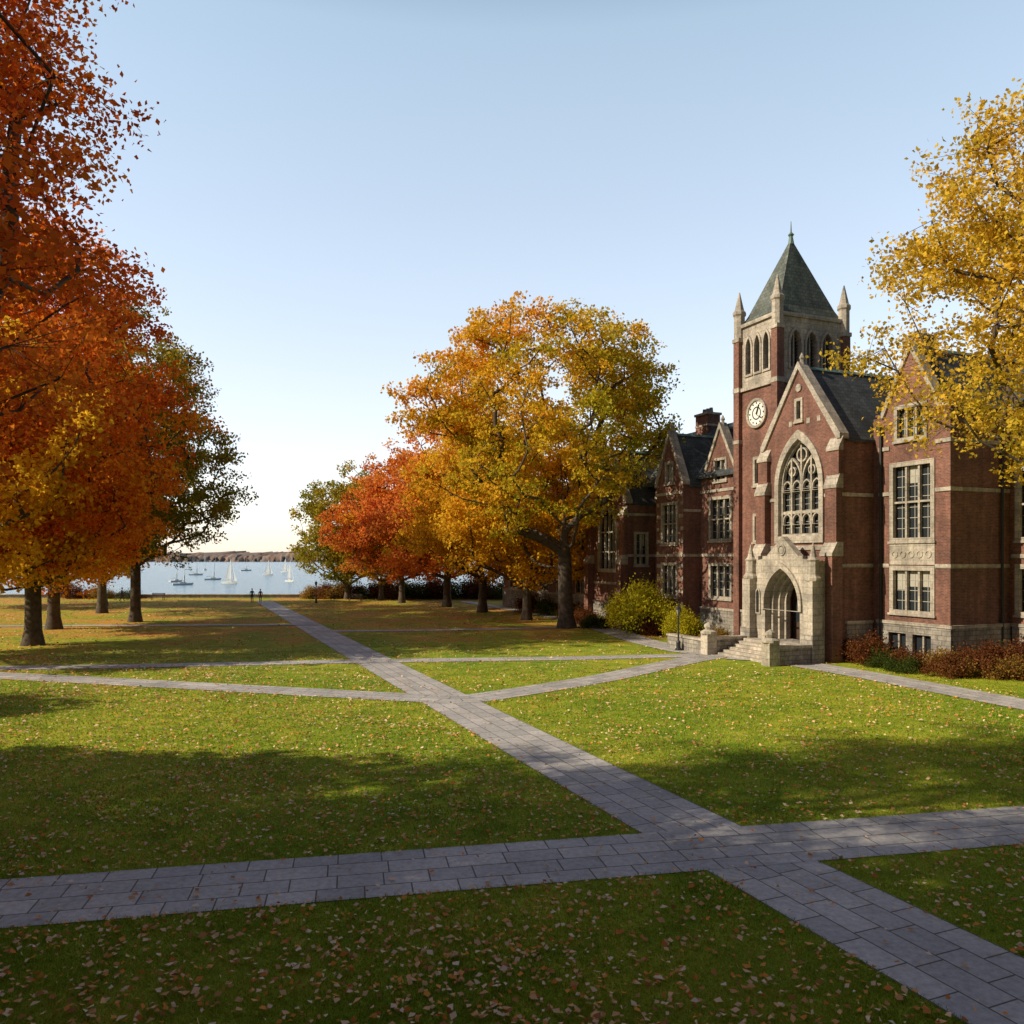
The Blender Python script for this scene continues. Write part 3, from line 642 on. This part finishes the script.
# centre row
place('oak_tree',Toak,4.3,63,0)
place('maple_tree',Tgold,1.3,71,1.2,1.04)
place('maple_tree',Tgold,-3,81,2.2,1.12)
place('maple_tree',Tred2,-7.3,90,1.1,1.15)
place('maple_tree',Tred2,-13.5,98,2.7,.98)
place('maple_tree',Tgold,-17,104,.3,.85)
place('elm_tree',Tgrn,-22,107,.5,.98)
place('elm_tree',Tgrn,29,66,1.5,1.0)
# right foreground
place('elm_tree',Trt,23.0,26.5,.6)
# unseen avenue trees to shade the foreground; rear ones added to block sky light
for i,(x,y,r_,s_) in enumerate(((-36,2.5,1.4,1),(-24,2.5,2.4,1),(-13,0,3.4,.9),(-38,12.5,.4,.78),(-27,13.3,1.4,.7),(-5,-6,.2,.85),(-47,3,3,1),(-31,26,2,.42),(-20,-9,0,1),(8,-12,1,1))):
    place('maple_tree',Tfill,x,y,r_,s_)

# ------------------------------------------------------------------ shrubs
def gen_shrub(name,seed,rx,ry,h,nl,ls,colors,lift=.1):
    rng=np.random.default_rng(seed); nc=max(14,int(14*rx*ry)); cl=[]
    for _ in range(nc):
        a=rng.uniform(0,6.28); r_=rng.random()**.5; cl.append((rx*r_*math.cos(a),ry*r_*math.sin(a),h*(lift+(.9-lift)*math.sqrt(max(0,1-r_**2.2))*rng.uniform(.35,1))))
    cl=np.array(cl); pk=rng.integers(0,nc,nl); sg=.17*min(rx,ry,h)+.07
    pos=cl[pk]+rng.normal(size=(nl,3))*sg; pos[:,2]=np.abs(pos[:,2])+.03
    tv=.6*rng.random(nc)[pk]+.4*rng.random(nl); col=pal(tv,colors)*rng.uniform(.7,1.3,(nl,1))
    V,Fl,Cl=quads(pos,ls,rng,np.clip(col,0,1)); lv=npmesh(name,V,Fl,LM,Cl)
    SV=[];SF=[]
    for c in cl[::2]:
        b=len(SV); 
        for p,r_ in ((np.array([c[0]*.2,c[1]*.2,0]),.03),(c,.012)):
            for i in range(3): SV.append(p+r_*np.array([math.cos(i*2.1),math.sin(i*2.1),0]))
        for i in range(3): SF.append((b+i,b+(i+1)%3,b+3+(i+1)%3,b+3+i))
    return npmesh(name+'_stems',np.array(SV),np.array(SF),bark),lv
def shrub(name,sh,x,y,rot=0,sc=1.):
    e=emp(name,(x,y,0),rot); e.scale=(sc,)*3; obj('stems',sh[0],e); obj('leaves',sh[1],e)
YEL=[(.22,.22,.02),(.52,.46,.03),(.76,.62,.04)]
BRN=[(.10,.035,.02),(.22,.08,.03),(.32,.15,.06)]
GRS=[(.03,.05,.012),(.07,.10,.02),(.12,.14,.03)]
Sy=gen_shrub('yellow_shrub',31,2.2,2.0,4.0,9500,.16,YEL,.2)
Sb=gen_shrub('russet_shrub',32,1.2,1.0,1.4,4500,.10,BRN)
Sg=gen_shrub('green_shrub',33,1.2,1.0,1.0,4500,.09,GRS)
So=gen_shrub('ochre_shrub',34,1.1,1.0,1.2,4000,.10,[(.2,.12,.03),(.36,.22,.05),(.45,.3,.08)])
NM={id(Sb):'russet_bush',id(Sg):'green_bush',id(So):'ochre_bush'}
shrub('yellow_bush',Sy,9.3,57.5,0,.95); shrub('yellow_bush',Sy,11.4,53.6,2,.55)
for u,v,s,sc in ((6.8,.9,Sb,1.0),(7.6,1.4,Sg,.8),(8.3,.4,Sg,.6),(9.3,1.2,Sb,.7),(9.9,0,Sg,.65),(11.4,1.3,So,.9),(12.2,2.4,Sb,1.0),(13.0,3.6,Sb,1.15),(11.8,.6,Sb,.7),(13.9,4.6,Sb,1.2),(13.4,2.6,So,.8),(11.9,4.2,Sg,1.0),(14.8,5.6,Sb,1.1),(15.8,4.9,Sg,1.1),(14.8,3.6,So,1.0),
   (-1.3,0,Sg,.7),(-3.4,-1,So,.8),(-5.2,0,Sg,.9),(-6.6,-.6,So,.9),(-8.2,.6,Sg,1.0),(-10.4,-1.2,Sb,.9),(-12.4,-.9,Sg,1.0),(-14.4,.4,So,.9),(-17,-2.2,Sg,1.0),(-19.6,-2.0,Sb,1.0),(-23,.4,Sg,1.2),(-27,.6,So,1.2),(-31,.6,Sg,1.3),(-36,.4,Sb,1.3)):
    x,y=bl(u,v); shrub(NM[id(s)],s,x,y,u,sc)
for x,s,sc in ((-27,So,1.3),(-25.5,Sb,1.4),(-23.6,So,1.7),(-21.8,Sb,1.5),(-19.5,Sg,1.7),(-17.2,Sb,1.9),(-14.8,So,1.8),(-12.4,Sg,2.1),(-10,Sb,2.0),(-7.2,Sg,2.2),(-4.5,Sb,2.1),(-2,Sg,2.2),(1,So,2.0),(4,Sb,2.2),(-52,Sg,1.2),(-56,So,1.3),(-60,Sb,1.5)):
    shrub(NM[id(s)],s,x,108.6-(.5 if sc>1.7 else 0),x,sc)

# ------------------------------------------------------------------ far shore
rng=np.random.default_rng(5); nx=1100; X=np.linspace(-1800,1500,nx); rows=[(1392,.0),(1396,.5),(1404,.75),(1425,.95),(1480,1.1),(1560,1.25)]
prof=14+.8*np.sin(X*.0045+1)+.8*np.sin(X*.013)+.8*np.sin(X*.035+2)
V=[]
for y,f_ in rows:
    z=prof*f_+ (rng.normal(size=nx)*1.2*(f_>0)); V.append(np.stack([X+rng.normal(size=nx)*1.5,y+rng.normal(size=nx)*3,z-1.0*(f_==0)],1))
V=np.concatenate(V); Fc=np.array([(j*nx+i,j*nx+i+1,(j+1)*nx+i+1,(j+1)*nx+i) for j in range(len(rows)-1) for i in range(nx-1)])
hm,hn,hb,ho=newmat('hazy_far_woods'); tc=N(hn,'ShaderNodeTexCoord'); h1=noise(hn,tc.outputs['Object'],.05,4,.7)
r=ramp(hn,[(.3,(.15,.17,.17)),(.45,(.22,.19,.18)),(.6,(.32,.21,.17)),(.75,(.26,.25,.19))],h1.outputs[0]); hn.links.new(r.outputs[0],hb.inputs['Base Color']); hb.inputs['Roughness'].default_value=1; hb.inputs['Specular IOR Level'].default_value=0  # distance haze painted in as paler, greyed base colours
obj('distant_tree_line',npmesh('distant_tree_line',V,Fc,hm))

# ------------------------------------------------------------------ fallen leaves
rng=np.random.default_rng(9)
def scatter(n,ymin,ymax,pw,pad=3):
    u=rng.random(n); Y=(ymin**pw+u*(ymax**pw-ymin**pw))**(1/pw); X=rng.uniform(-1,1,n)*(.7*Y+pad); return np.stack([X,Y],1)
P1=scatter(66000,7,48,1.05); 
P2=scatter(60000,30,108,1.6)
def clump(P): return .5+.5*(.5+.5*np.sin(P[:,0]*.9+np.sin(P[:,1]*.7)*2))*(.5+.5*np.sin(P[:,1]*.8+P[:,0]*.3))
P1=P1[rng.random(len(P1))<clump(P1)*np.where(P1[:,0]+.409*P1[:,1]<10,1.1,.75)]
def lw(P):
    q=P[:,0]+.409*P[:,1]; w_=np.where(q<4,1.,.35); w_=np.where((P[:,1]>48)&(q>12),.9,w_)
    w_*= .55+.45*np.sin(P[:,0]*.7+np.sin(P[:,1]*.5)*2)*np.sin(P[:,1]*.45+P[:,0]*.2); return w_
P2=P2[rng.random(len(P2))<lw(P2)]
d1=pathdist(P1); P1=P1[(d1>.0)|(rng.random(len(P1))<.12)]
d2=pathdist(P2); P2=P2[(d2>0)|(rng.random(len(P2))<.15)]
def inb(P):
    dx=P[:,0]-15.1; dy=P[:,1]-47.8; v=.926*dx+.378*dy; return v<-.8
P1=P1[inb(P1)];P2=P2[inb(P2)]
PP=np.concatenate([P1,P2]); sz=np.where(np.arange(len(PP))<len(P1),.09,.13)*rng.uniform(.6,1.3,len(PP))
zz=np.where(pathdist(PP)>0,.062,.050)
c3=np.concatenate([PP,zz[:,None]],1)
FC=[(.34,.15,.06),(.60,.30,.12),(.78,.52,.30),(.85,.68,.50),(.80,.34,.08),(.60,.19,.06)]
V,Fl,Cl=quads(c3,sz,rng,pal(rng.random(len(PP)),FC),flat=.75); V[:,2]=np.maximum(V[:,2],.044)
obj('fallen_leaves',npmesh('fallen_leaves',V,Fl,FM,Cl))
# ------------------------------------------------------------------ grass blades
n=400000; u=rng.random(n); Y=1/(1/7.5-u*(1/7.5-1/40)); X=rng.uniform(-1,1,n)*(.68*Y+1.5); Pg=np.stack([X,Y],1)
dg=pathdist(Pg); Pg=Pg[(dg>.0)|((dg>-.06)&(rng.random(n)<.45))]; n=len(Pg)
sc_=np.clip(Pg[:,1]/14,.7,2.2); hgt=.04*rng.uniform(.6,1.5,n)*(.8+.2*sc_); wd=.008*sc_*rng.uniform(.8,1.4,n)
a=rng.uniform(0,6.28,n); dx=np.cos(a)*wd; dy=np.sin(a)*wd; lean=rng.normal(size=(n,2))*.026
V=np.zeros((n,3,3)); V[:,0,:2]=Pg-np.stack([dx,dy],1); V[:,1,:2]=Pg+np.stack([dx,dy],1); V[:,2,:2]=Pg+lean; V[:,2,2]=hgt
gc=pal(rng.random(n)*.6+.4*(.5+.5*np.sin(Pg[:,0]*.9+2*np.sin(Pg[:,1]*.35))*np.sin(Pg[:,1]*.8)),[(.11,.19,.018),(.23,.32,.025),(.39,.43,.04),(.56,.52,.12)])
obj('grass',npmesh('grass',V.reshape(-1,3),np.arange(3*n).reshape(-1,3),GM,np.repeat(gc,3,axis=0)))

# ------------------------------------------------------------------ street lamp
def lamp(x,y):
    e=emp('street_lamp',(x,y,0)); g=Geo(); dm=M['dark_metal']
    g.lathe('base',dm,[(.2,0),(.2,.1),(.13,.18),(.13,.5),(.08,.6)],0,0,10)
    g.lathe('post',dm,[(.055,.58),(.045,2.0),(.09,2.05),(.05,2.12)],0,0,10)
    g.lathe('lantern_glass',M['blind'],[(.08,2.14),(.14,2.45)],0,0,6)
    for i in range(6):
        a=i*math.pi/3; x0,y0=.09*math.cos(a),.09*math.sin(a); x1,y1=.153*math.cos(a),.153*math.sin(a)
        g.add('lantern_bars',dm,[(x0-.015,y0-.015,2.13),(x0+.015,y0-.015,2.13),(x0,y0+.018,2.13),(x1-.015,y1-.015,2.46),(x1+.015,y1-.015,2.46),(x1,y1+.018,2.46)],[(0,1,4,3),(1,2,5,4),(2,0,3,5)])
    g.lathe('lantern_roof',dm,[(.19,2.45),(.18,2.5),(.08,2.62),(.03,2.66),(.04,2.7),(.01,2.78)],0,0,6); g.build(e)
lamp(9.9,47.6); lamp(-24,98)
# ------------------------------------------------------------------ sailboats
def boat(x,y,L,rot,sails):
    e=emp('sailboat',(x,y,-.9),rot); g=Geo(); W=L*.15
    st_=[(-.5,.75,.0),(-.25,.95,-.1),(0,1,-.12),(.25,.72,-.08),(.42,.3,.02),(.5,.02,.1)]
    V=[];Fc=[]
    for s,wd,zb in st_:
        zt=.09*L+.03*L*(s+.5)**2
        V+= [(s*L,-wd*W,zt),(s*L,-wd*W*.7,zb*L*.3),(s*L,0,zb*L*.5-.05),(s*L,wd*W*.7,zb*L*.3),(s*L,wd*W,zt)]
    for i in range(5):
        for j in range(4): a=i*5+j; Fc.append((a,a+1,a+6,a+5))
        Fc.append((i*5,i*5+4,i*5+9,i*5+5))
    Fc.append((0,1,2,3,4)); g.add('hull',M['white'],V,Fc)
    g.add('cabin',M['sash'],[(-.15*L,-.5*W,.09*L),(.2*L,-.35*W,.1*L),(.2*L,.35*W,.1*L),(-.15*L,.5*W,.09*L),(-.13*L,-.4*W,.15*L),(.14*L,-.28*W,.145*L),(.14*L,.28*W,.145*L),(-.13*L,.4*W,.15*L)],[(0,1,5,4),(1,2,6,5),(2,3,7,6),(3,0,4,7),(4,5,6,7)])
    H=L*1.25; g.lathe('mast',M['white'],[(.08,.1),(.06,H)],.08*L,0,6)
    g.add('boom',M['sash'],[(.08*L,-.05,.22*L),(.08*L,.05,.22*L),(-.4*L,.05,.21*L),(-.4*L,-.05,.21*L),(.08*L,-.05,.235*L),(.08*L,.05,.235*L),(-.4*L,.05,.225*L),(-.4*L,-.05,.225*L)],[(0,1,2,3),(4,5,6,7),(0,3,7,4),(1,2,6,5)])
    if sails:
        V=[];Fc=[];n_=7
        for i in range(n_):
            f_=i/(n_-1); z=.24*L+(H*.98-.24*L)*f_; xa=.07*L; xb=xa-(.46*L)*(1-f_)**.85-.01
            for j in range(4):
                s=j/3; V.append((xa+(xb-xa)*s,.05*L*math.sin(math.pi*s)*(1-f_),z))
        for i in range(n_-1):
            for j in range(3): a=i*4+j; Fc.append((a,a+1,a+5,a+4))
        g.add('mainsail',SAIL,V,Fc)
        g.add('jib',SAIL,[(.1*L,.02,H*.85),(.48*L,0,.13*L),(.12*L,.12*L,.16*L),(.22*L,.06*L,H*.4)],[(0,1,3),(0,3,2),(1,2,3)])
    else: g.lathe('furled_sail',M['white'],[(.10,.3),(.12,.5*L)],.08*L-.14,0,6)
    g.build(e)
SAIL=bpy.data.materials.new('sailcloth'); SAIL.use_nodes=True; n_s=SAIL.node_tree; n_s.nodes.clear()
o_s=N(n_s,'ShaderNodeOutputMaterial'); d_s=N(n_s,'ShaderNodeBsdfDiffuse'); t_s=N(n_s,'ShaderNodeBsdfTranslucent'); x_s=N(n_s,'ShaderNodeMixShader'); x_s.inputs[0].default_value=.5
d_s.inputs[0].default_value=(.85,.85,.83,1); t_s.inputs[0].default_value=(.85,.85,.83,1)
n_s.links.new(d_s.outputs[0],x_s.inputs[1]); n_s.links.new(t_s.outputs[0],x_s.inputs[2]); n_s.links.new(x_s.outputs[0],o_s.inputs[0])
for px,Y,L,r_,s_ in ((230,200,5.0,-.5,1),(213,235,4.6,.3,0),(290,215,4.8,-.9,1),(268,300,4.6,-.4,1),(183,190,4.6,.5,0),(196,300,5,.1,0),(246,400,5.5,.6,0),(205,420,6,2.,0),(285,360,5,-.6,1),(176,215,4.5,1.2,0)):
    boat((px-512)/800*Y,Y,L,r_,s_)

# ------------------------------------------------------------------ benches
def bench(x,y,rot):
    e=emp('park_bench',(x,y,0),rot); g=Geo(); wd=M['oak']
    for i in range(4): g.box('seat_slats',wd,-.85,.85,-.22+i*.12,-.13+i*.12,.43,.46)
    for i in range(3): g.box('back_slats',wd,-.85,.85,.27+i*.015,.29+i*.015,.55+i*.13,.64+i*.13)
    for s in (-.75,.75):
        g.box('legs',M['dark_metal'],s-.03,s+.03,-.22,-.17,0,.43); g.box('legs',M['dark_metal'],s-.03,s+.03,.22,.27,0,.92); g.box('arm_rests',M['dark_metal'],s-.03,s+.03,-.24,.22,.62,.66)
        g.box('arm_posts',M['dark_metal'],s-.02,s+.02,-.22,-.18,.46,.62)
    g.build(e)
bench(-51,104.5,.1); bench(-46.5,105,0); bench(-20,102,-.1)
# ------------------------------------------------------------------ people
def person(x,y,rot,coat,trou,hair,st_=.3,h=1.0,name='person'):
    m,n,b,o=newmat('clothing'); tc=N(n,'ShaderNodeTexCoord'); s=N(n,'ShaderNodeSeparateXYZ'); n.links.new(tc.outputs['Object'],s.inputs[0])
    r=ramp(n,[(0,(.03,.025,.02)),(.045,trou),(.47,coat),(.80,(.5,.32,.24))],math_(n,'DIVIDE',s.outputs[2],1.8)); r.color_ramp.interpolation='CONSTANT'
    n.links.new(r.outputs[0],b.inputs['Base Color']); b.inputs['Roughness'].default_value=.85
    skin=simple('skin',(.5,.32,.24),.6,.08); hm_=simple('hair',hair,.8,.2)
    e=emp(name,(x,y,0),rot); e.scale=(h,)*3
    pts=[];ed=[];rad=[]
    def add(p,r_,par=None):
        pts.append(p); rad.append(r_); 
        if par is not None: ed.append((par,len(pts)-1))
        return len(pts)-1
    pel=add((0,0,.95),(.15,.11)); wa=add((0,0,1.12),(.135,.10),pel); ch=add((.01,0,1.32),(.16,.115),wa); nk=add((.01,0,1.47),(.065,.06),ch); add((.03,0,1.56),(.055,.055),nk)
    for sd in (-1,1):
        sw=st_*sd
        hp=add((0,.09*sd,.88),(.095,.09),pel); kn=add((sw*.45+.05,.1*sd,.49),(.065,.06),hp); an=add((sw*.9-(.05 if sd<0 else 0),.1*sd,.09),(.045,.045),kn); add((sw*.9+.16,.11*sd,.045),(.04,.035),an)
        shd=add((0,.19*sd,1.40),(.065,.06),ch); el=add((-sw*.3-.03,.24*sd,1.12),(.048,.045),shd); wr=add((-sw*.7+.05,.25*sd,.89),(.03,.028),el)
        pm_=add((-sw*.78+.06,.25*sd,.83),(.03,.018),wr)
        for f_ in range(4):
            k1=add((-sw*.8+.03+.022*f_,.255*sd,.775),(.009,.009),pm_); add((-sw*.8+.035+.022*f_,.245*sd,.735+(.008 if f_ in(0,3) else 0)),(.008,.008),k1)
        t1=add((-sw*.78+.105,.235*sd,.81),(.010,.010),pm_); add((-sw*.78+.115,.225*sd,.775),(.008,.008),t1)
    me=bpy.data.meshes.new('body'); me.from_pydata(pts,ed,[]); ob_=obj('body',me,e); me.materials.append(m)
    md=ob_.modifiers.new('skin','SKIN'); 
    for v_,r_ in zip(me.skin_vertices[0].data,rad): v_.radius=r_
    me.skin_vertices[0].data[0].use_root=True
    ob_.modifiers.new('sub','SUBSURF').levels=1; ob_.modifiers['sub'].render_levels=2
    g=Geo()
    def ell(nm,mat,cx_,cy_,cz_,rx,ry,rz):
        V=[];Fc=[];A=14;B=10
        for j in range(B+1):
            t_=math.pi*j/B
            for i in range(A):
                p_=2*math.pi*i/A; zz_=math.cos(t_); xx=math.sin(t_)*math.cos(p_); jaw=1-.22*max(0,-zz_)
                V.append((cx_+rx*xx*jaw,cy_+ry*math.sin(t_)*math.sin(p_)*jaw,cz_+rz*zz_))
        for j in range(B):
            for i in range(A): a_=j*A+i;b_=j*A+(i+1)%A; Fc.append((a_,b_,b_+A,a_+A))
        g.add(nm,mat,V,Fc)
    ell('head',skin,.035,0,1.655,.095,.075,.12); ell('hair',hm_,.012,0,1.69,.098,.084,.105)
    ell('nose',skin,.132,0,1.645,.014,.012,.022)
    for sd in (-1,1): ell('eyes',M['dark'],.117,.03*sd,1.665,.012,.012,.008); ell('ears',skin,.035,.077*sd,1.65,.018,.01,.028)
    ell('mouth',simple('lips',(.4,.15,.12),.6),.117,0,1.598,.012,.024,.006)
    g.build(e,smooth=('head','hair','nose','ears'))
person(-32.0,98.5,1.9,(.05,.06,.10),(.03,.03,.04),(.04,.02,.01))
person(-31.1,98.9,1.95,(.30,.10,.07),(.04,.05,.09),(.08,.04,.02),-.28,.95)
person(-49.5,101.5,0.3,(.06,.05,.05),(.04,.04,.05),(.03,.02,.01),.25)
print('objects',len(bpy.data.objects))
